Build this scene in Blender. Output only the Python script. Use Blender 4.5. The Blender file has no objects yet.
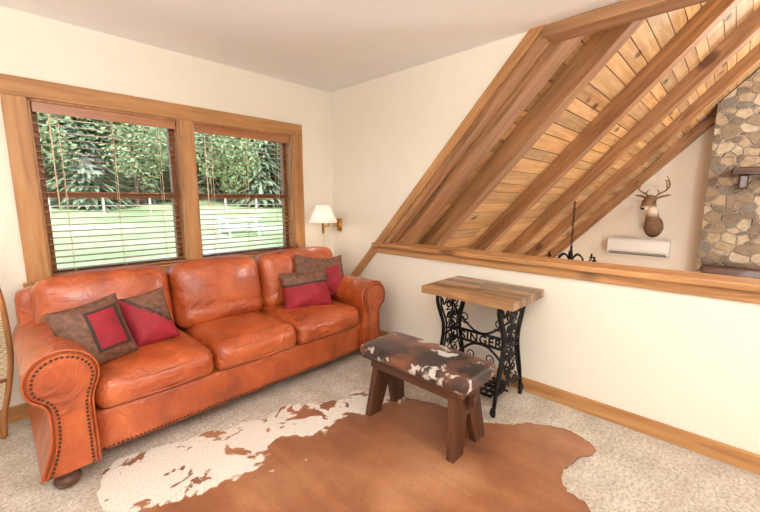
import bpy, bmesh, math, random
from mathutils import Vector, Matrix, Euler
random.seed(7)
C=bpy.context
C.scene.view_settings.view_transform='Standard'
def lin(r,g,b):
    f=lambda c:((c/255)/12.92 if c/255<=.04045 else ((c/255+.055)/1.055)**2.4)
    return (f(r),f(g),f(b),1)
# ---------------------------------------------------------------- materials
def newmat(name):
    m=bpy.data.materials.new(name); m.use_nodes=True
    nt=m.node_tree; b=nt.nodes['Principled BSDF']
    return m,nt,b
def N(nt,t,**k):
    n=nt.nodes.new(t)
    for a,v in k.items(): setattr(n,a,v)
    return n
def mapping(nt,scale=(1,1,1),rot=(0,0,0)):
    tc=N(nt,'ShaderNodeTexCoord'); mp=N(nt,'ShaderNodeMapping')
    mp.inputs['Scale'].default_value=scale; mp.inputs['Rotation'].default_value=rot
    nt.links.new(tc.outputs['Object'],mp.inputs['Vector']); return mp.outputs['Vector']
def noise(nt,vec,scale,detail=4,dist=0,rough=.5):
    n=N(nt,'ShaderNodeTexNoise'); n.inputs['Scale'].default_value=scale
    n.inputs['Detail'].default_value=detail; n.inputs['Distortion'].default_value=dist
    n.inputs['Roughness'].default_value=rough
    if vec: nt.links.new(vec,n.inputs['Vector'])
    return n
def ramp(nt,fac,stops,interp='LINEAR'):
    r=N(nt,'ShaderNodeValToRGB'); cr=r.color_ramp; cr.interpolation=interp
    while len(cr.elements)<len(stops): cr.elements.new(.5)
    for e,(p,c) in zip(cr.elements,stops): e.position=p; e.color=c
    nt.links.new(fac,r.inputs['Fac']); return r.outputs['Color']
def mix(nt,fac,a,b,mode='MIX'):
    m=N(nt,'ShaderNodeMix',data_type='RGBA',blend_type=mode)
    for s,v in ((m.inputs[0],fac),(m.inputs[6],a),(m.inputs[7],b)):
        if hasattr(v,'is_linked'): nt.links.new(v,s)
        else: s.default_value=v
    return m.outputs[2]
def bump(nt,b,h,strength=.3,dist=.01):
    n=N(nt,'ShaderNodeBump'); n.inputs['Strength'].default_value=strength; n.inputs['Distance'].default_value=dist
    nt.links.new(h,n.inputs['Height']); nt.links.new(n.outputs['Normal'],b.inputs['Normal'])
def simple(name,col,rough=.5,metal=0,var=.12,nscale=8,bs=.1,bscale=60,coat=0):
    m,nt,b=newmat(name); v=mapping(nt)
    n=noise(nt,v,nscale)
    dk=tuple(c*(1-var) for c in col[:3])+(1,); lt=tuple(min(1,c*(1+var)) for c in col[:3])+(1,)
    nt.links.new(ramp(nt,n.outputs['Fac'],[(.3,dk),(.7,lt)]),b.inputs['Base Color'])
    b.inputs['Roughness'].default_value=rough; b.inputs['Metallic'].default_value=metal
    b.inputs['Coat Weight'].default_value=coat
    if bs: bump(nt,b,noise(nt,v,bscale).outputs['Fac'],bs,.004)
    return m
def wood(name,c1,c2,axis=0,scale=1,rough=.45,knots=0,attr=False,kcol=None,coat=0):
    m,nt,b=newmat(name); s=[1,1,1]; s[axis]=.07
    v=mapping(nt,[k*scale for k in s])
    n=noise(nt,v,22,6,.6,.6)
    col=ramp(nt,n.outputs['Fac'],[(.3,c1),(.68,c2)])
    big=noise(nt,mapping(nt),1.3,3)
    col=mix(nt,1.0,col,ramp(nt,big.outputs['Fac'],[(.3,(.78,.77,.76,1)),(.7,(1.0,1.0,1.0,1))]),'MULTIPLY')
    if knots:
        s2=[1,1,1]; s2[axis]=.55
        v2=mapping(nt,[k*scale for k in s2])
        vo=N(nt,'ShaderNodeTexVoronoi'); vo.inputs['Scale'].default_value=knots
        nd=noise(nt,v2,3,2); 
        mx=mix(nt,.04,v2,nd.outputs['Color'])
        nt.links.new(mx,vo.inputs['Vector'])
        kf=ramp(nt,vo.outputs['Distance'],[(0,(1,1,1,1)),(.09,(.8,.8,.8,1)),(.16,(0,0,0,1))])
        kc=kcol or tuple(c*.3 for c in c1[:3])+(1,)
        col=mix(nt,kf,col,kc)
    if attr:
        a=N(nt,'ShaderNodeAttribute',attribute_name='shade')
        col=mix(nt,1.0,col,a.outputs['Color'],'MULTIPLY')
    nt.links.new(col,b.inputs['Base Color'])
    b.inputs['Roughness'].default_value=rough; b.inputs['Coat Weight'].default_value=coat
    bump(nt,b,n.outputs['Fac'],.2,.004)
    return m
# ---------------------------------------------------------------- mesh builder
class MB:
    def __init__(s): s.v=[];s.f=[];s.m=[];s.sh=[]
    def add(s,vs,fs,mi=0,shade=None):
        o=len(s.v); s.v+= [tuple(p) for p in vs]
        for f in fs: s.f.append([i+o for i in f]); s.m.append(mi); s.sh.append(shade)
    def box(s,a,b,mi=0,shade=None,M=None):
        x0,y0,z0=a;x1,y1,z1=b
        vs=[Vector(p) for p in((x0,y0,z0),(x1,y0,z0),(x1,y1,z0),(x0,y1,z0),(x0,y0,z1),(x1,y0,z1),(x1,y1,z1),(x0,y1,z1))]
        if M: vs=[M@p for p in vs]
        s.add(vs,[(0,3,2,1),(4,5,6,7),(0,1,5,4),(1,2,6,5),(2,3,7,6),(3,0,4,7)],mi,shade)
    def tube(s,pts,r,seg=8,closed=False,mi=0,up=None,shade=None):
        pts=[Vector(p) for p in pts]; n=len(pts)
        R=r if isinstance(r,(list,tuple)) else [r]*n
        vs=[];prev=None
        for i,p in enumerate(pts):
            if closed: t=pts[(i+1)%n]-pts[i-1]
            else: t=pts[min(i+1,n-1)]-pts[max(i-1,0)]
            if t.length<1e-9: t=Vector((0,0,1))
            t.normalize()
            if prev is None:
                a=Vector(up) if up else (Vector((0,0,1)) if abs(t.z)<.9 else Vector((1,0,0)))
            else: a=prev
            a=(a-t*a.dot(t)); a.normalize(); prev=a; b=t.cross(a)
            ri=R[i]; ra,rb=(ri if isinstance(ri,tuple) else (ri,ri))
            for k in range(seg):
                th=2*math.pi*k/seg
                vs.append(p+a*math.cos(th)*ra+b*math.sin(th)*rb)
        fs=[]
        for i in range(n if closed else n-1):
            j=(i+1)%n
            for k in range(seg):
                l=(k+1)%seg
                fs.append((i*seg+k,i*seg+l,j*seg+l,j*seg+k))
        if not closed:
            fs.append(tuple(range(seg))[::-1]); fs.append(tuple((n-1)*seg+k for k in range(seg)))
        s.add(vs,fs,mi,shade)
    def lathe(s,c,prof,seg=20,mi=0,M=None):
        vs=[];n=len(prof)
        for r,z in prof:
            for k in range(seg):
                th=2*math.pi*k/seg; p=Vector((r*math.cos(th),r*math.sin(th),z))
                if M: p=M@p
                vs.append(p+Vector(c))
        fs=[]
        for i in range(n-1):
            for k in range(seg):
                l=(k+1)%seg; fs.append((i*seg+k,i*seg+l,(i+1)*seg+l,(i+1)*seg+k))
        fs.append(tuple(range(seg))[::-1]); fs.append(tuple((n-1)*seg+k for k in range(seg)))
        s.add(vs,fs,mi)
    def sphere(s,c,r,mi=0,seg=10,rings=6):
        rx,ry,rz=r if isinstance(r,tuple) else (r,r,r)
        pr=[(max(math.sin(math.pi*i/rings),.02),-math.cos(math.pi*i/rings)) for i in range(rings+1)]
        s.lathe(c,pr,seg,mi,Matrix.Diagonal((rx,ry,rz)).to_4x4())
    def prism(s,poly,axis,a,b,mi=0):
        def P(u,v,w): return {0:(w,u,v),1:(u,w,v),2:(u,v,w)}[axis]
        n=len(poly)
        vs=[P(u,v,a) for u,v in poly]+[P(u,v,b) for u,v in poly]
        fs=[tuple(range(n))[::-1],tuple(range(n,2*n))]+[(i,(i+1)%n,n+(i+1)%n,n+i) for i in range(n)]
        s.add(vs,fs,mi)
    def rbox(s,c,half,r,n=10,mi=0,M=None,fn=None):
        hx,hy,hz=half; idx={};vs=[];fs=[]
        def key(i,j,k):
            t=(i,j,k)
            if t not in idx:
                def w(q): q=2*q/n-1; return math.copysign(1-(1-abs(q))**1.5,q)
                p=Vector((w(i)*hx,w(j)*hy,w(k)*hz))
                q=Vector((max(-hx+r,min(hx-r,p.x)),max(-hy+r,min(hy-r,p.y)),max(-hz+r,min(hz-r,p.z))))
                d=p-q
                if d.length>1e-9:
                    p=q+d.normalized()*r
                if fn: p=fn(p)
                if M: p=M@p
                idx[t]=len(vs); vs.append(p+Vector(c))
            return idx[t]
        for i in range(n):
            for j in range(n):
                fs.append((key(i,j,0),key(i,j+1,0),key(i+1,j+1,0),key(i+1,j,0)))
                fs.append((key(i,j,n),key(i+1,j,n),key(i+1,j+1,n),key(i,j+1,n)))
                fs.append((key(i,0,j),key(i+1,0,j),key(i+1,0,j+1),key(i,0,j+1)))
                fs.append((key(i,n,j),key(i,n,j+1),key(i+1,n,j+1),key(i+1,n,j)))
                fs.append((key(0,i,j),key(0,i,j+1),key(0,i+1,j+1),key(0,i+1,j)))
                fs.append((key(n,i,j),key(n,i+1,j),key(n,i+1,j+1),key(n,i,j+1)))
        s.add(vs,fs,mi)
    def build(s,name,mats,parent=None,smooth=False,bevel=0,M=None,fix=True):
        me=bpy.data.meshes.new(name); me.from_pydata(s.v,[],s.f)
        for m in (mats if isinstance(mats,(list,tuple)) else [mats]): me.materials.append(m)
        for p,mi in zip(me.polygons,s.m): p.material_index=mi; p.use_smooth=smooth
        if any(x is not None for x in s.sh):
            at=me.color_attributes.new('shade','FLOAT_COLOR','CORNER')
            for p,sh in zip(me.polygons,s.sh):
                sh=sh or (1,1,1)
                for li in p.loop_indices: at.data[li].color=(*sh,1)
        if fix:
            bm=bmesh.new(); bm.from_mesh(me); bmesh.ops.recalc_face_normals(bm,faces=bm.faces); bm.to_mesh(me); bm.free()
        o=bpy.data.objects.new(name,me); C.scene.collection.objects.link(o)
        if M: o.matrix_world=M
        if parent: o.parent=parent
        if bevel:
            md=o.modifiers.new('bev','BEVEL'); md.width=bevel; md.segments=2; md.limit_method='ANGLE'
        return o
def empty(name,loc=(0,0,0)):
    e=bpy.data.objects.new(name,None); e.empty_display_size=.1; C.scene.collection.objects.link(e); e.location=(0,0,0); return e
def crom(pts,n=6,closed=False):
    P=[Vector(p) for p in pts]; out=[]; L=len(P)
    rng=range(L) if closed else range(L-1)
    for i in rng:
        if closed: a,b,c,d=P[i-1],P[i],P[(i+1)%L],P[(i+2)%L]
        else: a,b,c,d=P[max(i-1,0)],P[i],P[i+1],P[min(i+2,L-1)]
        for k in range(n):
            t=k/n
            out.append(.5*((2*b)+(c-a)*t+(2*a-5*b+4*c-d)*t*t+(-a+3*b-3*c+d)*t**3))
    if not closed: out.append(P[-1])
    return out
# ---------------------------------------------------------------- palette
M_wall=simple('wall_paint',lin(244,237,223),.85,var=.01,bs=.15,bscale=120)
M_wall2=simple('greatroom_paint',lin(240,231,216),.85,var=.01,bs=.1)
M_ceil=simple('ceiling_paint',lin(248,247,246),.9,var=.01,bs=.4,bscale=70)
def carpet():
    m,nt,b=newmat('carpet'); v=mapping(nt)
    n1=noise(nt,v,60,5,0,.8); n2=noise(nt,v,7,3)
    c1=ramp(nt,n1.outputs['Fac'],[(.34,lin(170,158,144)),(.5,lin(220,211,199)),(.66,lin(247,241,233))])
    c2=ramp(nt,n2.outputs['Fac'],[(.35,lin(232,225,216)),(.65,lin(255,252,247))])
    nt.links.new(mix(nt,1.0,c1,c2,'MULTIPLY'),b.inputs['Base Color'])
    b.inputs['Roughness'].default_value=1; bump(nt,b,n1.outputs['Fac'],.65,.018); return m
M_carpet=carpet()
HON1,HON2=lin(162,108,62),lin(206,154,100)
M_trimX=wood('pine_trim_x',HON1,HON2,0); M_trimY=wood('pine_trim_y',HON1,HON2,1,knots=3); M_trimZ=wood('pine_trim_z',HON1,HON2,2,knots=3)
M_plank=wood('plank_wood',lin(196,148,94),lin(236,196,142),0,1,.5,knots=3.6,attr=True,kcol=lin(96,54,28))
M_beam=wood('beam_wood',lin(128,88,58),lin(194,146,100),1,.8,.55,knots=2.4,kcol=lin(82,50,32))
M_dark=wood('dark_stained_wood',lin(50,29,19),lin(104,62,40),2,1,.4,coat=.2)
M_darkY=wood('dark_stained_wood_y',lin(50,29,19),lin(104,62,40),1,1,.4,coat=.2)
M_iron=simple('cast_iron',lin(36,34,34),.45,.7,bs=.2)
M_brass=simple('brass',lin(200,150,70),.3,1,bs=0)
M_nail=simple('nailhead_brass',lin(88,62,42),.35,1,bs=0)
def leather():
    m,nt,b=newmat('leather'); v=mapping(nt)
    n=noise(nt,v,4,6,.6,.65)
    col=ramp(nt,n.outputs['Fac'],[(.28,lin(138,56,22)),(.5,lin(174,80,36)),(.75,lin(204,108,60))])
    nt.links.new(col,b.inputs['Base Color']); b.inputs['Roughness'].default_value=.3
    b.inputs['Coat Weight'].default_value=.5; b.inputs['Coat Roughness'].default_value=.2
    w=noise(nt,v,9,3,1.5,.5)
    cr=N(nt,'ShaderNodeTexNoise',noise_type='RIDGED_MULTIFRACTAL'); cr.inputs['Scale'].default_value=5; cr.inputs['Detail'].default_value=3; cr.inputs['Distortion'].default_value=.8; nt.links.new(v,cr.inputs['Vector'])
    vo=N(nt,'ShaderNodeTexVoronoi'); vo.inputs['Scale'].default_value=260; nt.links.new(v,vo.inputs['Vector'])
    m1=N(nt,'ShaderNodeMath',operation='MULTIPLY_ADD'); m1.inputs[1].default_value=.05
    nt.links.new(vo.outputs['Distance'],m1.inputs[0]); nt.links.new(w.outputs['Fac'],m1.inputs[2])
    m2=N(nt,'ShaderNodeMath',operation='MULTIPLY_ADD'); m2.inputs[1].default_value=-.22
    nt.links.new(cr.outputs['Fac'],m2.inputs[0]); nt.links.new(m1.outputs[0],m2.inputs[2])
    bump(nt,b,m2.outputs[0],.7,.03); return m
M_lea=leather()

# ---------------------------------------------------------------- room shell
XR,YW,H=2.53,3.11,2.44
X0,Y0=-2.6,-2.8
b=MB(); b.box((X0,Y0,-.12),(XR,YW,0)); b.build('floor',M_carpet)
b=MB(); b.box((X0,Y0,H),(XR+.12,YW+.15,H+.12)); b.build('ceiling',M_ceil)
WX=[(.22,1.05),(1.15,2.04)]; WZ0,WZ1=.86,1.96
b=MB()
b.box((X0,YW,-.12),(WX[0][0],YW+.15,H)); b.box((WX[1][1],YW,-.12),(XR+.12,YW+.15,H))
b.box((WX[0][0],YW,-.12),(WX[1][1],YW+.15,WZ0)); b.box((WX[0][0],YW,WZ1),(WX[1][1],YW+.15,H))
b.box((WX[0][1],YW,WZ0),(WX[1][0],YW+.15,WZ1))
b.build('wall_left',M_wall)
SL=1.06; RY,RZ=.98,2.44
def rz(y): return RZ-(y-RY)*SL
b=MB()
yl=RY+(RZ-.87)/SL
b.prism([(Y0-.15,-2.7),(YW,-2.7),(YW,H),(RY,H),(yl,.87),(Y0-.15,.87)],0,XR,XR+.12)
b.build('wall_right',M_wall)
RIDGE=-1.6
b=MB(); b.prism([(RY,H+.12),(RIDGE,rz(RIDGE)-.0),(2*RIDGE-RY,H+.12)],0,XR,XR+.12); b.build('wall_gable',M_wall2)
b=MB(); b.box((X0-.15,Y0,-.12),(X0,YW+.15,H)); b.build('wall_side',M_wall)
b=MB(); b.box((X0-.15,Y0-.15,-.12),(XR,Y0,H)); b.build('wall_rear',M_wall)
b=MB(); b.box((XR-.016,Y0,0),(XR,YW-.016,.10)); b.build('baseboard_right',M_trimY,bevel=.004)
b=MB(); b.box((X0,YW-.016,0),(XR-.016,YW,.10)); b.build('baseboard_left',M_trimX,bevel=.004)
b=MB()
b.box((XR-.05,Y0,.925),(XR+.17,yl+.02,.96)); b.box((XR-.02,Y0,.865),(XR,yl+.06,.925))
b.build('trim_halfwall_cap',M_trimY,bevel=.004)
p0=Vector((XR,RY,RZ)); 
L=(RZ-.50)/SL*math.sqrt(1+SL*SL)
ang=math.atan2(-SL,1)
Ms=Matrix.Translation(p0)@Matrix.Rotation(ang,4,'X')
b=MB(); b.box((-.022,-.10,-.005),(.0,L-.05,.07)); 
o=b.build('trim_slope_casing',wood('pine_trim_slope',HON1,HON2,1,knots=3),M=Ms,bevel=.003)
b=MB(); b.box((0.001,0.02,-.045),(.12,L-.65,-.001)); b.build('trim_slope_jamb',M_beam,M=Ms)
b=MB(); b.box((XR-.02,Y0,H-.07),(XR+.14,RY+.02,H-.001)); b.build('trim_header',M_beam,bevel=.004)

# great room
GX,GY1,GY0,GF=9.45,3.45,-6.65,-2.6
b=MB(); b.box((XR+.12,GY0,GF-.1),(GX+.2,GY1+.2,GF)); b.build('floor_greatroom',M_trimX)
b=MB(); b.prism([(GY0,GF),(GY1,GF),(GY1,rz(GY1)),(RIDGE,rz(RIDGE)),(GY0,rz(2*RIDGE-GY0))],0,GX,GX+.2); b.build('wall_far',M_wall2)
b=MB(); b.box((XR+.12,GY1,GF),(GX,GY1+.2,rz(GY1))); b.build('wall_eave',M_wall2)
b=MB(); b.box((XR+.12,GY0-.2,GF),(GX,GY0,rz(GY1))); b.build('wall_eave_rear',M_wall2)
ridgeL=(RY-RIDGE)*math.sqrt(1+SL*SL)
b=MB(); y=-ridgeL; ye=(GY1+.2-RY)*math.sqrt(1+SL*SL)
while y<ye:
    w=random.choice([.12,.14,.17]); x=0.12-random.random()*1.2
    while x<GX+.2-XR:
        l=random.uniform(1.2,2.8); s=random.uniform(.62,1.1); t=random.uniform(-.07,.08)
        xa=max(x,.122); xb=min(x+l,GX+.2-XR)
        if xb>xa+.02: b.box((xa,y,.0),(xb-.004,y+w-.008,.03),0,(s,s*(1+t),s*(1+2*t)))
        x+=l
    y+=w
b.box((.122,-ridgeL,.03),(GX+.2-XR,ye,.12),0,(.35,.3,.25))
b.build('ceiling_slope_planks',M_plank,M=Ms)
MsR=Matrix.Translation((XR,2*RIDGE-RY,RZ))@Matrix.Rotation(-ang,4,'X')
b=MB(); b.box((.122,-ye,.0),(GX+.2-XR,ridgeL,.12),0,(1,1,1)); b.build('ceiling_slope_rear',M_plank,M=MsR)
raf=empty('ceiling_rafters')
for i,(xa,w,dp) in enumerate([(.13,.22,.09),(.62,.16,.17),(2.02,.16,.17),(3.45,.16,.17),(4.95,.16,.17),(6.76,.15,.17)]):
    b=MB(); b.box((xa,-ridgeL+.1,-dp),(xa+w,ye-.3,0)); o=b.build('rafter_%d'%(i+1),M_beam,M=Ms,bevel=.006); o.parent=raf
# ---------------------------------------------------------------- windows
def glassmat():
    m,nt,bs=newmat('window_glass'); nt.nodes.remove(bs)
    t=N(nt,'ShaderNodeBsdfTransparent'); g=N(nt,'ShaderNodeBsdfGlossy'); g.inputs['Roughness'].default_value=.05
    mx=N(nt,'ShaderNodeMixShader'); mx.inputs[0].default_value=.01
    nt.links.new(t.outputs[0],mx.inputs[1]); nt.links.new(g.outputs[0],mx.inputs[2])
    nt.links.new(mx.outputs[0],nt.nodes['Material Output'].inputs[0]); return m
M_glass=glassmat()
M_slat=wood('blind_slat_wood',lin(150,90,52),lin(190,126,80),0,1,.3,coat=.6)
M_sash=simple('sash_wood',lin(150,96,52),.45)
M_cord=simple('cord',lin(225,205,175),.8)
for i,(xa,xb) in enumerate(WX):
    e=empty('window_%d'%(i+1)); ya=YW+.085; yb=YW+.14; t=.045
    b=MB()
    b.box((xa,ya,WZ0),(xb,yb,WZ0+t)); b.box((xa,ya,WZ1-t),(xb,yb,WZ1))
    b.box((xa,ya,WZ0+t),(xa+t,yb,WZ1-t)); b.box((xb-t,ya,WZ0+t),(xb,yb,WZ1-t))
    zm=1.395; b.box((xa+t,ya,zm-.02),(xb-t,yb,zm+.02))
    b.build('sash',M_sash,e,bevel=.003)
    b=MB(); b.box((xa+t,YW+.11,WZ0+t),(xb-t,YW+.114,zm-.02)); b.box((xa+t,YW+.11,zm+.02),(xb-t,YW+.114,WZ1-t)); b.build('pane',M_glass,e)
    b=MB(); th=.012
    b.box((xa,YW-.0,WZ0),(xa+th,ya,WZ1)); b.box((xb-th,YW,WZ0),(xb,ya,WZ1)); b.box((xa,YW,WZ1-th),(xb,ya,WZ1)); b.box((xa,YW,WZ0),(xb,ya,WZ0+th))
    b.build('jamb',M_trimZ,e)
    e=empty('window_blind')
    b=MB(); g=.018
    b.box((xa+g,YW+.002,WZ1-.075),(xb-g,YW+.012,WZ1-.014)); b.box((xa+g,YW+.014,WZ1-.05),(xb-g,YW+.06,WZ1-.014))
    b.build('headrail_valance',M_slat,e,bevel=.003)
    b=MB(); z=WZ1-.095
    tilt=math.radians(3)
    while z>WZ0+.05:
        Mx=Matrix.Translation((0,YW+.04,z))@Matrix.Rotation(tilt,4,'X')
        b.box((xa+g,-.024,-.0014),(xb-g,.024,.0014),M=Mx); z-=.0415
    b.box((xa+g,YW+.018,WZ0+.018),(xb-g,YW+.062,WZ0+.032))
    b.build('slats',M_slat,e)
    b=MB()
    for fx in (.16,.5,.84):
        xx=xa+(xb-xa)*fx
        for yy in (YW+.015,YW+.065): b.box((xx-.0015,yy-.001,WZ0+.03),(xx+.0015,yy+.001,WZ1-.05))
    b.tube([(xa+.09,YW+.004,WZ1-.08),(xa+.09,YW+.004,1.30)],.004,6)
    b.build('ladder_cords',M_cord,e)
b=MB(); O=.11
b.box((WX[0][0]-O,YW-.022,WZ1),(WX[1][1]+O,YW,WZ1+O)); b.box((WX[0][0]-O-.02,YW-.05,WZ0-.03),(WX[1][1]+O+.02,YW,WZ0))
b.box((WX[0][0]-O,YW-.022,WZ0-.12),(WX[1][1]+O,YW,WZ0-.03))
b.build('trim_window_head',M_trimX,bevel=.004)
b=MB()
b.box((WX[0][0]-O,YW-.022,WZ0),(WX[0][0],YW,WZ1)); b.box((WX[1][1],YW-.022,WZ0),(WX[1][1]+O,YW,WZ1)); b.box((WX[0][1],YW-.022,WZ0),(WX[1][0],YW,WZ1))
b.build('trim_window_sides',M_trimZ,bevel=.004)

# ---------------------------------------------------------------- sofa
sofa=empty('leather_sofa')
SX0,SX1=-.02,2.34; SYF=2.14; SYB=3.02
b=MB()
b.rbox((1.16,(SYF+.05+SYB)/2,.205),(.93,(SYB-SYF-.05)/2,.115),.03)
b.build('base',M_lea,sofa,True)
b=MB(); b.rbox((1.16,2.93,.50),(1.12,.085,.36),.06,12); b.build('back_frame',M_lea,sofa,True)
def seatfn(hx,hy,hz,dome):
    def f(p):
        q=(1-(p.x/hx)**2)*(1-(p.y/hy)**2)
        if p.z>0: p=p+Vector((0,0,dome*max(q,0)**.6))
        if p.y<-hy*.5: p=p+Vector((0,-.02*(1-(p.z/hz)**2)*(1-abs(p.x/hx)**4),0))
        p=p+Vector((0,0,.004*math.sin(p.x*17+p.y*9)*math.sin(p.y*21)))
        return p
    return f
xs=[.255,.845,1.43,2.045]
for i in range(3):
    b=MB(); hx=(xs[i+1]-xs[i])/2-.003; hy=.33; hz=.085
    b.rbox(((xs[i]+xs[i+1])/2,SYF+.02+hy,.395),(hx,hy,hz),.06,18,fn=seatfn(hx,hy,hz,.035))
    b.build('seat_cushion_%d'%(i+1),M_lea,sofa,True)
    b=MB()
    for zz in (.345,.452):
        b.tube(crom([((xs[i]+xs[i+1])/2-hx+.02,SYF+.035,zz),((xs[i]+xs[i+1])/2,SYF+.006,zz),((xs[i]+xs[i+1])/2+hx-.02,SYF+.035,zz)],8),.005,6)
    b.build('seat_piping_%d'%(i+1),M_lea,sofa,True)
xb=[.10,.80,1.46,2.24]
for i in range(3):
    b=MB(); hx=(xb[i+1]-xb[i])/2-.003; hy=.115; hz=.235
    def f(p,hx=hx,hy=hy,hz=hz):
        q=max((1-(p.x/hx)**2)*(1-(p.z/hz)**2),0)
        if p.y<0: p=p+Vector((0,-.05*q**.6,0))
        if p.z>0: p=p+Vector((0,0,.025*(1-(p.x/hx)**2)))
        if p.y<0: p=p+Vector((0,.014*math.exp(-((p.z+.10)/.018)**2),0))
        return p
    Mr=Matrix.Rotation(math.radians(-12),4,'X')
    b.rbox(((xb[i]+xb[i+1])/2,2.80,.675),(hx,hy,hz),.085,22,M=Mr,fn=f)
    b.build('back_cushion_%d'%(i+1),M_lea,sofa,True)
def armprof():
    P=[(.035,.09),(.035,.25),(.035,.42)]
    cx,cz,r=.135,.555,.135
    for a in range(205,-45,-18):
        P.append((cx+r*math.cos(math.radians(a)),cz+r*math.sin(math.radians(a))))
    P+=[(.205,.44),(.195,.36),(.205,.25),(.235,.15),(.255,.09)]
    return P
prof=armprof()
prof=[(v.x,v.y) for v in crom([(u,z,0) for u,z in prof],3)]
def inset(P,d):
    out=[]
    n=len(P)
    for i,(u,z) in enumerate(P):
        a=Vector(P[max(i-1,0)]); c=Vector(P[min(i+1,n-1)]); t=(c-a).normalized(); nn=Vector((t.y,-t.x))
        q=Vector((u,z))+nn*d; out.append((q.x,max(q.y,.09+d)))
    return out
for nm,X,sg in (('left',.28,-1),('right',2.025,1)):
    b=MB(); mp=lambda P:[(X+sg*u,z) for u,z in P]
    b.prism(mp(prof),1,SYF-.0,SYB-.02); b.build('arm_'+nm,M_lea,sofa,bevel=.012)
    for p in sofa.children[-1].data.polygons: p.use_smooth=len(p.vertices)==4
    b=MB(); b.prism(mp(inset(prof,.016)),1,SYF-.022,SYF+.01); b.build('arm_front_'+nm,M_lea,sofa,bevel=.008)
    b=MB(); b.tube([(x,SYF-.004,z) for x,z in mp(inset(prof,.002))],.006,6); b.build('arm_piping_'+nm,M_lea,sofa,True)
    pp=[Vector((x,SYF-.024,z)) for x,z in mp(inset(prof,.028))]
    b=MB(); acc=0
    for i in range(len(pp)-1):
        seg=(pp[i+1]-pp[i]).length
        while acc<=seg:
            b.sphere(pp[i].lerp(pp[i+1],acc/max(seg,1e-6)),(.0068,.005,.0068),0,7,4); acc+=.0195
        acc-=seg
    b.build('nailheads_'+nm,M_nail,sofa,True)
b=MB(); x=.27
while x<2.05: b.sphere((x,SYF+.049,.115),(.0065,.005,.0065),0,7,4); x+=.02
b.build('nailheads_base',M_nail,sofa,True)
b=MB()
bun=[(.03,0),(.045,.008),(.055,.03),(.05,.05),(.035,.062),(.045,.07),(.05,.092)]
for x in (.12,2.18):
    for y in (SYF+.06,SYB-.1): b.lathe((x,y,.002),bun,18)
b.build('bun_feet',M_dark,sofa,True)

# ---------------------------------------------------------------- throw pillows
M_pbrown=simple('pillow_brown_damask',lin(104,68,48),.6,var=.5,nscale=34,bs=.4)
M_pred=simple('pillow_red_suede',lin(142,18,36),.7,var=.2,nscale=14,bs=.3)
M_pdk=simple('pillow_dark_trim',lin(54,32,26),.7,var=.2)
def pillow(c,n,roll,sx,sy,th,cond):
    n=Vector(n).normalized(); up=Vector((0,0,1)); up=(up-n*up.dot(n)).normalized(); r=up.cross(n)
    M=Matrix((r,up,n)).transposed().to_4x4(); M=Matrix.Translation(c)@M@Matrix.Rotation(math.radians(roll),4,'Z')
    b=MB(); G=28
    for sd in (1,-1):
        vs=[]
        for i in range(G+1):
            for j in range(G+1):
                u=math.sin((i/G-.5)*math.pi); v=math.sin((j/G-.5)*math.pi)
                h=th*((1-abs(u)**2.6)*(1-abs(v)**2.6))**.55
                h*=1+.08*math.sin(5*u+3*v)+.04*math.sin(9*v-4*u)
                vs.append((u*sx*(.92+.08*v*v),v*sy*(.92+.08*u*u),sd*h))
        for i in range(G):
            for j in range(G):
                u=math.sin(((i+.5)/G-.5)*math.pi); v=math.sin(((j+.5)/G-.5)*math.pi)
                q=[i*(G+1)+j,(i+1)*(G+1)+j,(i+1)*(G+1)+j+1,i*(G+1)+j+1]
                b.f.append([k+(0 if sd==1 else (G+1)**2) for k in (q if sd==1 else q[::-1])]); b.m.append(cond(u,v)); b.sh.append(None)
        b.v+=vs
    o=b.build('throw_pillow',[M_pbrown,M_pred,M_pdk],None,True,M=M,fix=False)
    bm=bmesh.new(); bm.from_mesh(o.data); bmesh.ops.remove_doubles(bm,verts=bm.verts,dist=1e-5); bm.to_mesh(o.data); bm.free()
def frame_panel(u,v):
    if -.10<u<.74 and -.5<v<.62: return 1
    if -.22<u<.84 and -.62<v<.74: return 2
    return 0
pillow((.315,2.40,.655),(.15,-.85,.30),8,.165,.18,.07,frame_panel)
pillow((.59,2.49,.655),(-.1,-.85,.33),10,.125,.165,.06,lambda u,v: 0 if u*.6+v*.8>.35 else (2 if u*.6+v*.8>.22 else 1))
pillow((1.72,2.48,.635),(-.35,-.85,.35),4,.20,.165,.07,lambda u,v: 0 if v>.35 else (2 if v>.22 else 1))
pillow((1.985,2.56,.68),(-.45,-.8,.25),8,.18,.18,.055,lambda u,v: 0 if (v>.5 or abs(u)>.8) else 1)
pillow((1.86,2.58,.72),(-.2,-.85,.3),-10,.17,.17,.04,lambda u,v:0)

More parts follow.
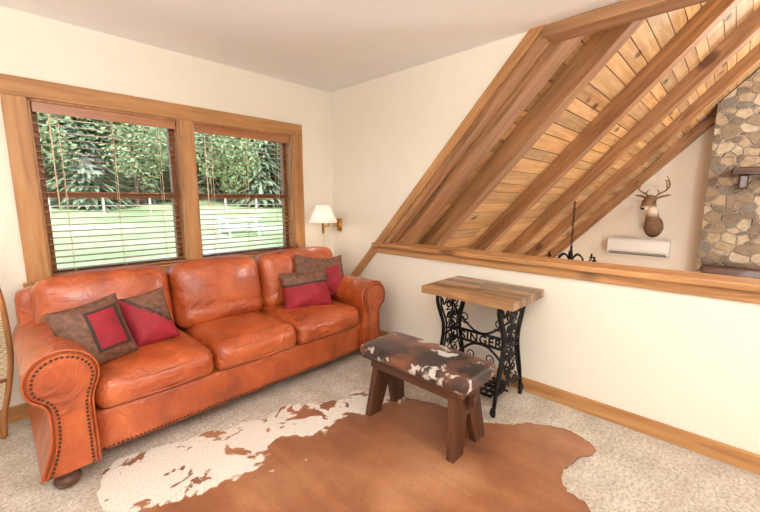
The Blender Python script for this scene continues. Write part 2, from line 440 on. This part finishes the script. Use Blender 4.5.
# ---------------------------------------------------------------- cowhide
def cowhide_mat(name,mode):
    m,nt,b=newmat(name); v=mapping(nt)
    n=noise(nt,v,3.2 if mode=='rug' else 7,5,.3,.55)
    n2=noise(nt,v,1.6 if mode=='rug' else 5,4)
    fur=noise(nt,mapping(nt,(1,.35,1),(0,0,.6)),160,3)
    if mode=='rug':
        brown=ramp(nt,n2.outputs['Fac'],[(.3,lin(118,68,40)),(.5,lin(160,102,64)),(.72,lin(196,144,104))])
        st=noise(nt,mapping(nt,(1,.25,1),(0,0,.55)),9,5,.5)
        brown=mix(nt,.65,brown,ramp(nt,st.outputs['Fac'],[(.3,(.58,.48,.42,1)),(.65,(1,1,1,1))]),'MULTIPLY')
        sep=N(nt,'ShaderNodeSeparateXYZ'); nt.links.new(v,sep.inputs[0])
        a=N(nt,'ShaderNodeMath',operation='MULTIPLY_ADD'); a.inputs[1].default_value=.10; a.inputs[2].default_value=-1.74
        nt.links.new(sep.outputs['X'],a.inputs[0])
        s=N(nt,'ShaderNodeMath',operation='ADD'); nt.links.new(sep.outputs['Y'],s.inputs[0]); nt.links.new(a.outputs[0],s.inputs[1])
        t=N(nt,'ShaderNodeMath',operation='MULTIPLY_ADD'); t.inputs[1].default_value=.9; nt.links.new(n.outputs['Fac'],t.inputs[0]); 
        s2=N(nt,'ShaderNodeMath',operation='SUBTRACT'); s2.inputs[1].default_value=.45; nt.links.new(s.outputs[0],s2.inputs[0])
        nt.links.new(s2.outputs[0],t.inputs[2])
        f=ramp(nt,t.outputs[0],[(.0,(0,0,0,1)),(.02,(1,1,1,1))])
        nb=noise(nt,v,5.2,6,.6,.62)
        f2=ramp(nt,nb.outputs['Fac'],[(.55,(1,1,1,1)),(.57,(0,0,0,1))])
        f=mix(nt,1.0,f,f2,'MULTIPLY')
        col=mix(nt,f,brown,lin(242,235,223))
    else:
        base=ramp(nt,n2.outputs['Fac'],[(.4,lin(40,26,22)),(.52,lin(92,54,38)),(.65,lin(138,82,54))])
        f=ramp(nt,n.outputs['Fac'],[(.56,(0,0,0,1)),(.59,(1,1,1,1))])
        col=mix(nt,f,base,lin(208,200,190))
    col=mix(nt,.3,col,ramp(nt,fur.outputs['Fac'],[(.3,(.25,.2,.15,1)),(.7,(1,1,1,1))]),'MULTIPLY')
    nt.links.new(col,b.inputs['Base Color']); b.inputs['Roughness'].default_value=.45
    b.inputs['Sheen Weight'].default_value=.1
    bump(nt,b,fur.outputs['Fac'],.3,.004); return m
rug=[(.22,2.07),(.26,2.16),(.34,2.22),(.43,2.18),(.53,2.17),(.63,2.12),(.74,2.12),(.83,2.05),(.93,2.05),(1.05,1.99),(1.2,2.03),(1.33,1.94),(1.45,1.87),(1.55,1.80),(1.64,1.84),(1.72,1.78),(1.74,1.66),
(1.82,1.55),(1.88,1.44),(1.93,1.28),(1.95,1.15),(1.95,1.0),(2.04,.86),(2.14,.78),(2.22,.62),(2.2,.48),(2.12,.42),(1.98,.47),(1.85,.50),(1.74,.45),(1.70,.34),(1.55,.22),(1.38,.30),(1.2,.45),(1.0,.72),(.75,.95),(.5,1.15),(.32,1.3),(.12,1.42),(.05,1.55),(.16,1.66),(.24,1.78),(.2,1.9)]
RP=crom([(x,y,0) for x,y in rug],5,True)
bm=bmesh.new(); vs=[bm.verts.new((p.x+random.uniform(-.009,.009),p.y+random.uniform(-.009,.009),.006)) for p in RP]
f=bm.faces.new(vs)
ex=bmesh.ops.extrude_face_region(bm,geom=[f])
for v in ex['geom']:
    if isinstance(v,bmesh.types.BMVert): v.co.z=.012
bmesh.ops.recalc_face_normals(bm,faces=bm.faces)
me=bpy.data.meshes.new('cowhide_rug'); bm.to_mesh(me); bm.free(); me.materials.append(cowhide_mat('cowhide_rug_fur','rug'))
o=bpy.data.objects.new('cowhide_rug',me); C.scene.collection.objects.link(o)

# ---------------------------------------------------------------- bench
be=empty('cowhide_bench')
BX0,BX1,BY0,BY1=1.50,1.85,.86,1.62; zt=.40
b=MB(); hx,hy=(BX1-BX0)/2,(BY1-BY0)/2
def bf(p):
    q=max((1-(p.x/hx)**2)*(1-(p.y/hy)**2),0)
    return p+Vector((0,0,.02*q**.5)) if p.z>0 else p
b.rbox(((BX0+BX1)/2,(BY0+BY1)/2,zt+.035),(hx,hy,.035),.03,14,fn=bf); b.build('seat',cowhide_mat('cowhide_seat_fur','b'),be,True)
b=MB(); b.box((BX0+.02,BY0+.02,zt-.018),(BX1-.02,BY1-.02,zt)); b.build('seat_board',M_darkY,be,bevel=.003)
b=MB(); z0=.013
xc=(BX0+BX1)/2
for yc,sg in ((.975,-1),(1.515,1)):
    w0,w1=.168,.12
    poly=[(xc-w0,z0),(xc-w0+.10,z0),(xc-.012,.21),(xc+.012,.21),(xc+w0-.10,z0),(xc+w0,z0),(xc+w1,zt-.02),(xc-w1,zt-.02)]
    vs=MB(); vs.prism(poly,1,-.022,.022)
    for i,p in enumerate(vs.v):
        vs.v[i]=(p[0],p[1]+yc+sg*.035*(1-(p[2]/zt)),p[2])
    b.add(vs.v,vs.f)
b.build('legs',M_dark,be,bevel=.003)
b=MB(); b.box((BX0+.05,BY0+.06,zt-.075),(BX0+.072,BY1-.06,zt-.018)); b.box((BX1-.072,BY0+.06,zt-.075),(BX1-.05,BY1-.06,zt-.018))
b.box((xc-.014,.90,.265),(xc+.014,1.59,.325)); b.build('aprons_stretcher',M_darkY,be,bevel=.003)
b=MB(); b.box((xc-.02,.925,.245),(xc+.02,.937,.345)); b.box((xc-.02,1.553,.245),(xc+.02,1.565,.345)); b.build('tenon_keys',M_dark,be)

# ---------------------------------------------------------------- treadle sewing table
tb=empty('treadle_sewing_table')
TX0,TX1,TY0,TY1=2.02,2.495,.87,1.53
M_block=wood('butcher_block',lin(150,108,70),lin(196,152,106),1,1,.4,attr=True,coat=.2)
b=MB(); nst=11; w=(TX1-TX0)/nst
for k in range(nst):
    y=TY0
    while y<TY1-.001:
        l=random.uniform(.12,.4); ye2=min(y+l,TY1)
        if TY1-ye2<.08: ye2=TY1
        s=random.choice([.4,.55,.7,.85,1,1.1]); b.box((TX0+k*w,y,.722),(TX0+(k+1)*w-.0006,ye2-.0006,.772),0,(s,s*.97,s*.92)); y=ye2
b.build('butcher_block_top',M_block,tb)
xc=2.255
def side(y):
    b=MB(); P=lambda s,z:(xc+s,y,z)
    def cur(pts,r=.008,n=6,cl=False):
        b.tube(crom([P(*p) for p in pts],n,cl),r,7,cl)
    def spiral(cx,cz,r0,t0,turns,dirn=1,r=.006):
        pts=[(cx+r0*(1-.8*i/24)*math.cos(t0+dirn*turns*2*math.pi*i/24),cz+r0*(1-.8*i/24)*math.sin(t0+dirn*turns*2*math.pi*i/24)) for i in range(25)]
        b.tube([P(*q) for q in pts],r,6)
    for s in (-1,1):
        cur([(s*.19,.715),(s*.185,.66),(s*.15,.58),(s*.115,.50),(s*.11,.42),(s*.13,.33),(s*.165,.22),(s*.185,.12),(s*.20,.035)],.013)
        cur([(s*.15,.70),(s*.14,.63),(s*.105,.56),(s*.075,.50),(s*.07,.42),(s*.085,.34),(s*.12,.26),(s*.15,.18)],.007)
        cur([(s*.20,.04),(s*.225,.03),(s*.235,.055),(s*.215,.068),(s*.205,.055)],.009)
        spiral(s*.045,.63,.042,math.pi/2,1.4,s); spiral(s*.04,.535,.036,-math.pi/2,1.4,-s)
        spiral(s*.036,.35,.034,math.pi/2,1.4,s); spiral(s*.05,.255,.042,-math.pi/2,1.4,-s); spiral(s*.085,.175,.034,math.pi/2,1.3,-s)
        cur([(0,.70),(s*.07,.665),(s*.11,.63),(s*.13,.68)],.006)
        cur([(s*.01,.20),(s*.06,.14),(s*.12,.13),(s*.17,.16)],.007)
        for i in range(4):
            z=.47+i*.055; cur([(-s*.07,z),(s*.0,z+.045),(s*.08,z+.06)],.0045,3)
        for i in range(3):
            z=.24+i*.055; cur([(-s*.07,z),(0,z+.03),(s*.08,z+.07)],.0045,3)
    cur([(0,.49),(.032,.455),(0,.42),(-.032,.455)],.008,6,True)
    cur([(-.19,.71),(0,.715),(.19,.71)],.013,3); cur([(-.11,.46),(0,.44),(.11,.46)],.008,3)
    cur([(-.12,.40),(0,.42),(.12,.40)],.008,3); cur([(-.18,.13),(0,.17),(.18,.13)],.01,4)
    cur([(0,.71),(0,.13)],.006,2)
    for s in (-1,1):
        b.tube([(xc+s*.20,y-.009,.0165),(xc+s*.20,y+.009,.0165)],.0155,12); b.box((xc+s*.20-.006,y-.013,.012),(xc+s*.20+.006,y+.013,.045))
    b.build('iron_side_frame',M_iron,tb,True)
side(.975); side(1.425)
b=MB(); xf=xc+.02
for z,r in ((.36,.007),(.44,.007)): b.tube([(xf,.975,z),(xf,1.425,z)],r,6)
for s in (1,-1):
    b.tube(crom([(xf,1.2+s*.225,.60),(xf,1.2+s*.15,.52),(xf,1.2+s*.06,.455),(xf,1.2,.44)],6),.008,6)
    b.tube(crom([(xf,1.2+s*.225,.16),(xf,1.2+s*.16,.27),(xf,1.2+s*.07,.345),(xf,1.2,.36)],6),.009,6)
    pts=[(xf,1.2+s*(.13+.045*(1-.8*i/20)*math.cos(4+i*.45)),.53+.045*(1-.8*i/20)*math.sin(4+i*.45)) for i in range(21)]; b.tube(pts,.005,6)
    pts=[(xf,1.2+s*(.07+.04*(1-.8*i/20)*math.cos(4+i*.45)),.27+.04*(1-.8*i/20)*math.sin(4+i*.45)) for i in range(21)]; b.tube(pts,.005,6)
b.box((xf-.004,1.0,.365),(xf+.002,1.40,.372)); b.box((xf-.004,1.0,.428),(xf+.002,1.40,.435))
b.build('cross_brace',M_iron,tb,True)
b=MB()
for i in range(9): yy=1.03+i*.042; b.box((xc-.13,yy,.085),(xc+.13,yy+.014,.095))
for i in range(5): xx=xc-.13+i*.0615; b.box((xx,1.03,.082),(xx+.014,1.38,.097))
b.tube([(xc,.975,.10),(xc,1.425,.10)],.008,8)
b.build('treadle_pedal',M_iron,tb)
tc=bpy.data.curves.new('lettering','FONT'); tc.body='SINGER'; tc.size=.085; tc.extrude=.004; tc.align_x='CENTER'; tc.space_character=1.15; tc.offset=.001
to=bpy.data.objects.new('lettering',tc); C.scene.collection.objects.link(to); tc.materials.append(M_iron)
to.matrix_world=Matrix(((0,0,-1,xf-.004),(-1,0,0,1.2),(0,1,0,.369),(0,0,0,1))); to.parent=tb

# ---------------------------------------------------------------- wall sconce
sc=empty('wall_sconce')
M_shade,nt,bs=newmat('lamp_shade'); bs.inputs['Base Color'].default_value=lin(252,248,238); bs.inputs['Roughness'].default_value=.8
nn=noise(nt,mapping(nt),60); bump(nt,bs,nn.outputs['Fac'],.05); bs.inputs['Emission Color'].default_value=lin(255,242,220); bs.inputs['Emission Strength'].default_value=.3
sx,sy,sz=2.20,2.86,1.15
b=MB(); seg=28; vs=[]
for r,z in [(.135,0),(.065,.16)]:
    for k in range(seg): vs.append((sx+r*math.cos(2*math.pi*k/seg),sy+r*math.sin(2*math.pi*k/seg),sz+z))
fs=[(k,(k+1)%seg,seg+(k+1)%seg,seg+k) for k in range(seg)]
b.add(vs,fs); o=b.build('shade',M_shade,sc,True); md=o.modifiers.new('s','SOLIDIFY'); md.thickness=.003
b=MB(); py=3.0
b.box((XR-.018,py-.03,1.04),(XR-.001,py+.03,1.17))
b.tube([(XR-.018,py,1.11),(XR-.06,py,1.11)],.008,8)
b.tube([(XR-.06,py,1.085),(XR-.06,py,1.14)],.011,10)
b.tube([(XR-.06,py,1.13),(2.36,py-.02,1.13),(2.36,py-.02,1.10),(sx,sy,1.10)],.006,8)
b.tube([(sx,sy,1.06),(sx,sy,1.16),(sx,sy,1.19)],[.012,.012,.01],10)
b.sphere((sx,sy,1.055),.015)
b.tube(crom([(sx,sy,1.06),(sx+.01,sy,.97),(sx,sy,.88)],5),.0018,5)
b.build('brass_arm',M_brass,sc,True)
b=MB(); b.sphere((sx,sy,sz+.085),(.028,.028,.036)); b.build('bulb',M_shade,sc,True)

# ---------------------------------------------------------------- snowshoe
ss=empty('snowshoe')
Mt=Matrix.Translation((-.085,2.90,.016))@Matrix.Rotation(math.radians(-3),4,'Y')@Matrix.Rotation(math.radians(-6),4,'X')
out=[(0,0),(.02,.12),(.06,.26),(.10,.45),(.112,.65),(.11,.83),(.08,1.02),(0,1.12)]
full=[Mt@Vector((x,0,z)) for x,z in out]+[Mt@Vector((-x,0,z)) for x,z in out[-2:0:-1]]
b=MB(); b.tube(crom(full,6,True),.015,8,True); 
for z,w in ((.32,.07),(.80,.108)): b.tube([Mt@Vector((-w,0,z)),Mt@Vector((w,0,z))],.012,8)
b.build('bent_frame',wood('ash_bentwood',lin(130,82,42),lin(180,122,70),2),ss,True)
def wid(z):
    for (x0,z0),(x1,z1) in zip(out,out[1:]):
        if z0<=z<=z1: return x0+(x1-x0)*(z-z0)/(z1-z0)
    return 0
b=MB()
for i in range(27):
    z=.2+i*.032
    for s in (1,-1):
        z2=z+.16
        if z2<1.1: b.tube([Mt@Vector((-s*wid(z),0,z)),Mt@Vector((s*wid(z2),0,z2))],.0022,5)
    b.tube([Mt@Vector((-wid(z),0,z)),Mt@Vector((wid(z),0,z))],.002,5)
b.build('rawhide_webbing',simple('rawhide',lin(206,176,124),.6),ss)

# ---------------------------------------------------------------- stone chimney
def stonemat():
    m,nt,b=newmat('field_stone'); v=mapping(nt,(1.0,1,1.2))
    nz=noise(nt,v,4,2); vv=mix(nt,.08,v,nz.outputs['Color'])
    a=N(nt,'ShaderNodeTexVoronoi',feature='DISTANCE_TO_EDGE'); a.inputs['Scale'].default_value=6; nt.links.new(vv,a.inputs['Vector'])
    c=N(nt,'ShaderNodeTexVoronoi'); c.inputs['Scale'].default_value=6; nt.links.new(vv,c.inputs['Vector'])
    sep=N(nt,'ShaderNodeSeparateColor'); nt.links.new(c.outputs['Color'],sep.inputs[0])
    col=ramp(nt,sep.outputs[0],[(0,lin(136,120,102)),(.25,lin(184,164,136)),(.45,lin(156,136,112)),(.65,lin(200,184,158)),(.85,lin(136,128,118)),(1,lin(178,144,110))],'CONSTANT')
    n=noise(nt,v,14,5); col=mix(nt,.6,col,ramp(nt,n.outputs['Fac'],[(.3,(.5,.45,.4,1)),(.7,(1,1,1,1))]),'MULTIPLY')
    f=ramp(nt,a.outputs['Distance'],[(.02,(0,0,0,1)),(.06,(1,1,1,1))])
    nt.links.new(mix(nt,f,lin(176,162,144),col),b.inputs['Base Color']); b.inputs['Roughness'].default_value=.85
    bump(nt,b,f,.9,.05); return m
CH=empty('stone_chimney')
cr_=lambda y: rz(y)-.02
b=MB(); b.prism([(.42,GF),(.42,cr_(.42)),(RIDGE,cr_(RIDGE)-.05),(-2.4,cr_(-.8)-.05),(-2.4,GF)],0,GX-.502,GX-.002); b.build('masonry',stonemat(),CH)
mt=empty('mantel_shelf')
b=MB(); b.box((GX-.75,-1.9,.06),(GX-.503,.34,.2)); b.build('mantel_beam',M_darkY,mt,bevel=.02)
b=MB(); b.box((GX-.78,-1.6,1.78),(GX-.503,.12,1.9)); b.prism([(.02,1.78),(.02,1.55),(-.1,1.55),(-.1,1.78)],0,GX-.62,GX-.503)
b.build('upper_beam',M_darkY,mt,bevel=.02)

# ---------------------------------------------------------------- mini split
ac=empty('air_conditioner')
M_acw=simple('ac_white',lin(236,234,230),.4,var=.01,bs=0)
b=MB(); pf=[(GX,.20),(GX,.54),(GX-.19,.54),(GX-.225,.50),(GX-.235,.33),(GX-.21,.25),(GX-.15,.20)]
b.prism(pf,1,.88,1.96); b.build('housing',M_acw,ac,bevel=.01)
b=MB(); b.box((GX-.238,.93,.262),(GX-.222,1.91,.275)); b.box((GX-.232,.92,.225),(GX-.19,1.92,.245)); b.build('louver',simple('ac_grey',lin(120,116,110),.5,bs=0),ac)
b=MB(); 
for i in range(12): b.box((GX-.195,.92,.541),(GX-.02,1.92,.545)) if i==0 else b.box((GX-.19+i*.014,.95,.545),(GX-.186+i*.014,1.9,.55))
b.build('top_grille',M_acw,ac)

# ---------------------------------------------------------------- deer mount
deer=empty('deer_head_mount')
DY,DZ=1.20,.90
def D(x,y,z): return (GX-x,DY+y,DZ+z)
b=MB()
nk=crom([D(.0,0,-.10),D(.12,0,-.08),(D(.23,0,.0)),D(.30,.0,.14),D(.34,.02,.28),D(.37,.03,.40)],5)
b.tube(nk,[(.165-.085*min(1,i/22),.175-.09*min(1,i/22)) for i in range(26)],16,up=(0,0,1))
b.tube(crom([D(.33,.02,.45),D(.41,.04,.46),D(.51,.07,.40),D(.60,.10,.33),D(.66,.115,.29)],5),
       [(.075+.035*math.sin(min(i/8,1)*math.pi/2)-.062*max(0,(i-7)/14),.07+.035*math.sin(min(i/8,1)*math.pi/2)-.055*max(0,(i-7)/14)) for i in range(21)],14)
for s in (1,-1):
    b.sphere(D(.47,.05+s*.075,.45),.03)
    b.tube([D(.35,.03+s*.07,.49),D(.34,.03+s*.15,.53),D(.33,.03+s*.23,.55),D(.33,.03+s*.30,.56)],[(.02,.03),(.02,.06),(.018,.055),(.008,.012)],10)
def dm():
    m,nt,bb=newmat('deer_fur'); v=mapping(nt); n=noise(nt,v,40,4); sep=N(nt,'ShaderNodeSeparateXYZ'); nt.links.new(v,sep.inputs[0])
    base=ramp(nt,n.outputs['Fac'],[(.3,lin(104,78,58)),(.7,lin(150,118,88))])
    z=N(nt,'ShaderNodeMapRange'); z.inputs[1].default_value=DZ+.12; z.inputs[2].default_value=DZ+.22; nt.links.new(sep.outputs['Z'],z.inputs[0])
    z2=N(nt,'ShaderNodeMapRange'); z2.inputs[1].default_value=DZ+.36; z2.inputs[2].default_value=DZ+.30; nt.links.new(sep.outputs['Z'],z2.inputs[0])
    xx=N(nt,'ShaderNodeMapRange'); xx.inputs[1].default_value=GX-.32; xx.inputs[2].default_value=GX-.37; nt.links.new(sep.outputs['X'],xx.inputs[0])
    m1=N(nt,'ShaderNodeMath',operation='MULTIPLY'); nt.links.new(z.outputs[0],m1.inputs[0]); nt.links.new(z2.outputs[0],m1.inputs[1])
    m2=N(nt,'ShaderNodeMath',operation='MULTIPLY'); nt.links.new(m1.outputs[0],m2.inputs[0]); nt.links.new(xx.outputs[0],m2.inputs[1])
    nt.links.new(mix(nt,m2.outputs[0],base,lin(226,212,190)),bb.inputs['Base Color']); bb.inputs['Roughness'].default_value=.85
    bump(nt,bb,n.outputs['Fac'],.4,.01); return m
o=b.build('head_neck',dm(),deer,True); md=o.modifiers.new('r','REMESH'); md.mode='VOXEL'; md.voxel_size=.012; md.use_smooth_shade=True
md=o.modifiers.new('s','SMOOTH'); md.iterations=4
b=MB()
for s in (1,-1): b.sphere(D(.49,.06+s*.095,.435),.019)
b.sphere(D(.665,.12,.295),(.025,.036,.026)); b.build('eyes_nose',simple('dark_gloss',lin(18,14,12),.2,bs=0),deer,True)
b=MB()
for s in (1,-1):
    main=[D(.38,.03+s*.05,.52),D(.35,.03+s*.11,.58),D(.35,.03+s*.20,.64),D(.40,.03+s*.26,.72),D(.48,.03+s*.26,.80),D(.55,.03+s*.19,.84)]
    mm=crom(main,5); b.tube(mm,[.021-.013*i/(len(mm)-1) for i in range(len(mm))],8)
    for i,l,dx in ((5,.09,.03),(12,.18,0),(16,.17,-.03),(20,.12,-.04)):
        p=mm[i]; b.tube([p,p+Vector((dx,-s*.02,l*.6)),p+Vector((dx*1.2,-s*.05,l))],[.014,.011,.004],7)
b.build('antlers',simple('antler',lin(150,116,80),.5,var=.25),deer,True)
b=MB(); b.lathe((0,0,0),[(.17,0),(.205,.005),(.205,.03),(.17,.035)],24,M=Matrix.Translation(D(.037,0,-.08))@Matrix.Rotation(math.radians(90),4,'Y')@Matrix.Diagonal((1.1,.8,1,1)))
b.build('plaque',M_dark,deer,True)

# ---------------------------------------------------------------- chandelier
ch=empty('iron_chandelier'); hx_,hy_=6.38,1.85
b=MB(); ztop=rz(hy_)-.02
z=ztop; k=0
while z>.62:
    pts=[]
    for i in range(10):
        a=2*math.pi*i/10; u=.014*math.cos(a); w=.028*math.sin(a)
        pts.append((hx_+(u if k%2 else 0),hy_+(0 if k%2 else u),z-.028+w))
    b.tube(pts,.006,5,True); z-=.043; k+=1
b.lathe((hx_,hy_,.30),[(.01,0),(.03,.03),(.02,.08),(.05,.14),(.03,.2),(.02,.28),(.01,.33)],12)
for i in range(6):
    a=2*math.pi*i/6+.35; c,s=math.cos(a),math.sin(a)
    pts=[(0.03,.42),(.10,.50),(.18,.46),(.22,.38),(.30,.36),(.36,.42)]
    b.tube(crom([(hx_+r*c,hy_+r*s,z_) for r,z_ in pts],5),.012,6)
    b.lathe((hx_+.36*c,hy_+.36*s,.42),[(.01,0),(.04,.015),(.04,.025),(.015,.03),(.015,.08),(.012,.081)],10)
b.build('iron_frame',M_iron,ch,True)

# ---------------------------------------------------------------- outdoors
GZ=-1.0
def gz_(y): return GZ+.075*max(0,y-8)
def grass():
    m,nt,b=newmat('lawn'); v=mapping(nt); n=noise(nt,v,.25,5); n2=noise(nt,v,9,5)
    c=ramp(nt,n.outputs['Fac'],[(.35,lin(156,174,116)),(.55,lin(188,202,148)),(.66,lin(226,224,198))])
    nt.links.new(mix(nt,.25,c,ramp(nt,n2.outputs['Fac'],[(.3,(.5,.6,.4,1)),(.7,(1,1,1,1))]),'MULTIPLY'),b.inputs['Base Color']); b.inputs['Roughness'].default_value=1; return m
b=MB()
vs=[];fs=[];n=30
for i in range(n+1):
    for j in range(n+1):
        x=-90+i*8; y=YW+.4+j*3.6; vs.append((x,y,gz_(y)+.15*math.sin(x*.12)*math.sin(y*.15)*(1 if y>8 else 0)))
for i in range(n):
    for j in range(n): fs.append((i*(n+1)+j,(i+1)*(n+1)+j,(i+1)*(n+1)+j+1,i*(n+1)+j+1))
b.add(vs,fs); b.build('lawn_ground',grass(),smooth=True)
def foliage(name,c1,c2):
    m,nt,b=newmat(name); a=N(nt,'ShaderNodeAttribute',attribute_name='shade'); n=noise(nt,mapping(nt),1.2,3)
    col=ramp(nt,n.outputs['Fac'],[(.35,c1),(.65,c2)])
    nt.links.new(mix(nt,1.0,col,a.outputs['Color'],'MULTIPLY'),b.inputs['Base Color']); b.inputs['Roughness'].default_value=.8
    return m
M_fol=foliage('conifer_foliage',lin(104,128,100),lin(146,166,132))
M_fol2=foliage('leafy_foliage',lin(130,152,104),lin(170,186,140))
M_bark=simple('bark',lin(104,86,72),.9)
def conifer_mesh(seed):
    R=random.Random(seed); b=MB(); b.tube([(0,0,0),(0,0,10)],[.2,.03],8,mi=1)
    for k in range(2600):
        t=R.random()**1.25; h=.4+9.5*t; r=(2.5*(1-t)**.85+.15)*R.uniform(.6,1.1); a=R.uniform(0,6.283)
        c,s=math.cos(a),math.sin(a); w=R.uniform(.08,.16); dr=r*R.uniform(.1,.35); r0=r*R.uniform(.3,.7)
        sh=R.uniform(.5,1.15)
        p=[(r0*c-w*s*.5,r0*s+w*c*.5,h),(r0*c+w*s*.5,r0*s-w*c*.5,h),((r0+r)/2*c+w*s,(r0+r)/2*s-w*c,h-dr*.35),(r*c,r*s,h-dr+R.uniform(-.05,.1)),((r0+r)/2*c-w*s,(r0+r)/2*s+w*c,h-dr*.35-R.uniform(0,.15))]
        b.add(p,[(0,1,2,3,4)],0,(sh,sh,sh*.95))
    return b.build('conifer_tree',[M_fol,M_bark],fix=False)
def leafy_mesh(seed):
    R=random.Random(seed); b=MB(); b.tube([(0,0,0),(.1,0,2),(0,.1,5)],[.22,.16,.05],8,mi=1)
    cl=[(R.uniform(-1.8,1.8),R.uniform(-1.8,1.8),R.uniform(1.8,6.6),R.uniform(.8,1.5)) for _ in range(18)]
    for k in range(4):
        c=cl[k]; b.tube([(0,0,1.8),(c[0]*.5,c[1]*.5,2.5),(c[0],c[1],c[2])],[.1,.07,.02],6,mi=1)
    for cx,cy,cz,r in cl:
        for k in range(150):
            d=Vector((R.gauss(0,1),R.gauss(0,1),R.gauss(0,1))).normalized()*r*R.uniform(.65,1.05)
            a=Vector((R.gauss(0,1),R.gauss(0,1),R.gauss(0,1))).normalized(); q=a.orthogonal().normalized(); sz=R.uniform(.10,.2)
            p=Vector((cx,cy,cz))+d; sh=R.uniform(.6,1.15)
            b.add([p-a*sz,p+q*sz*.6,p+a*sz,p-q*sz*.6],[(0,1,2,3)],0,(sh,sh,sh))
    return b.build('deciduous_tree',[M_fol2,M_bark],fix=False)
grove=empty('tree_grove')
bases={'c':conifer_mesh(1),'l':leafy_mesh(2)}
for o in bases.values(): o.parent=grove
R=random.Random(5); pl=[]
for i in range(110):
    y=R.uniform(34,58); x=y*R.uniform(-.15,1.02)
    pl.append((x,y,R.uniform(.8,1.6),'c' if R.random()<.65 else 'l'))
pl.append((19,34,1.4,'c')); pl.append((8,34,.9,'l')); pl.append((27,34,1.0,'l')); pl.append((5,34,1.2,'c'))
used=set()
for i,(x,y,s,kd) in enumerate(pl):
    if kd not in used: o=bases[kd]; used.add(kd)
    else: o=bpy.data.objects.new('tree',bases[kd].data); C.scene.collection.objects.link(o); o.parent=grove
    o.location=(x,y,gz_(y)-.25); o.scale=(s,s,s*R.uniform(.9,1.2)); o.rotation_euler=(0,0,R.uniform(0,6))
# rail fence before the tree line
fe=empty('rail_fence'); M_fw=simple('fence_wood',lin(186,176,160),.8)
b=MB(); x=-8
while x<30:
    y=29; g=gz_(y); b.box((x-.06,y-.06,g-.4),(x+.06,y+.06,g+1.15))
    for zz in (.45,1.02): b.box((x,y-.02,g+zz-.035),(x+2.6,y+.02,g+zz+.035))
    x+=2.6
b.build('posts_rails',M_fw,fe)
# picnic table on the lawn
pt=empty('picnic_table'); M_wp=simple('white_paint',lin(240,240,238),.6,bs=0)
cx,cy=8.1,17.0; gz=gz_(cy)+.05
b=MB(); b.box((cx-.9,cy-.4,gz+.72),(cx+.9,cy+.4,gz+.77)); b.box((cx-.9,cy-.85,gz+.42),(cx+.9,cy-.6,gz+.46)); b.box((cx-.9,cy+.6,gz+.42),(cx+.9,cy+.85,gz+.46))
for q in (-.7,.7):
    b.tube([(cx+q,cy-.7,gz-.2),(cx+q,cy-.25,gz+.74)],.05,6); b.tube([(cx+q,cy+.7,gz-.2),(cx+q,cy+.25,gz+.74)],.05,6); b.box((cx+q-.04,cy-.8,gz+.36),(cx+q+.04,cy+.8,gz+.42))
b.build('boards',M_wp,pt)

# ---------------------------------------------------------------- light
w=bpy.data.worlds.new('World'); C.scene.world=w; w.use_nodes=True; nt=w.node_tree
sk=nt.nodes.new('ShaderNodeTexSky'); sk.sky_type='NISHITA'; sk.sun_disc=False; sk.sun_elevation=math.radians(45); sk.sun_rotation=math.radians(200)
nt.links.new(sk.outputs[0],nt.nodes['Background'].inputs[0]); nt.nodes['Background'].inputs[1].default_value=.55
def light(name,typ,loc,power,size=.3,col=(1,.98,.955),rot=(0,0,0)):
    l=bpy.data.lights.new(name,typ); l.energy=power; l.color=col
    if typ=='AREA': l.size=size; l.shape='DISK'
    elif typ=='POINT': l.shadow_soft_size=size
    o=bpy.data.objects.new(name,l); C.scene.collection.objects.link(o); o.location=loc; o.rotation_euler=rot; return o
s=light('sun','SUN',(0,0,20),4.2,col=(1,.97,.92),rot=(math.radians(48),0,math.radians(-20))); s.data.angle=.02
light('room_fill_light','POINT',(.1,.0,2.0),46,.2)  # three added fill lights for an evenly bright room, not known lamps
light('room_fill_light_rear','POINT',(-1.3,1.2,2.0),22,.2)
light('room_fill_light_side','POINT',(1.2,-1.2,1.9),25,.2)
light('sconce_bulb_light','POINT',(sx,sy,sz+.02),1.2,.03,(1,.85,.65))
for x in (4.5,7.6): light('greatroom_fill_light','POINT',(x,-1.4,2.6),160,.4)  # added fill under the ridge, no lamp body there
light('greatroom_low_fill','POINT',(6,-.6,-.6),140,.5)  # added low fill for the great room, no lamp body
for (x,y) in ((.1,0.0),(-1.3,1.2),(1.2,-1.2)):
    e=empty('added_ceiling_fixture'); b=MB(); b.lathe((x,y,H-.05),[(.05,0),(.16,.01),(.18,.03),(.18,.048)],24); b.build('canopy',M_brass,e,True)  # made-up out-of-view fixtures above the fill lights
# invented torchieres behind the viewpoint, added as fill to brighten the ceiling
for (x,y,pw) in ((-.9,.55,58),(.55,-1.1,58)):
    e=empty('added_floor_lamp'); b=MB(); b.lathe((x,y,0),[(.14,.002),(.14,.015),(.03,.03),(.012,.05),(.012,1.62),(.03,1.64),(.05,1.66)],20); b.build('pole',M_brass,e,True)
    vs=[]; b=MB()
    for r,z in ((.05,1.66),(.12,1.69),(.17,1.76)):
        for k in range(24): vs.append((x+r*math.cos(k*math.pi/12),y+r*math.sin(k*math.pi/12),z))
    b.add(vs,[(q*24+k,q*24+(k+1)%24,(q+1)*24+(k+1)%24,(q+1)*24+k) for q in range(2) for k in range(24)]); b.build('bowl',M_brass,e,True)
    light('ceiling_fill_uplight','AREA',(x,y,1.74),pw,.28,rot=(math.pi,0,0))  # added upward fill for the ceiling
cam=bpy.data.cameras.new('camera'); cam.sensor_width=36; cam.lens=36*370/760; cam.clip_start=.02; cam.clip_end=500
co=bpy.data.objects.new('camera',cam); C.scene.collection.objects.link(co); co.location=(0,0,1.36)
co.rotation_euler=(math.radians(90-8.6),0,math.radians(-46.3)); C.scene.camera=co
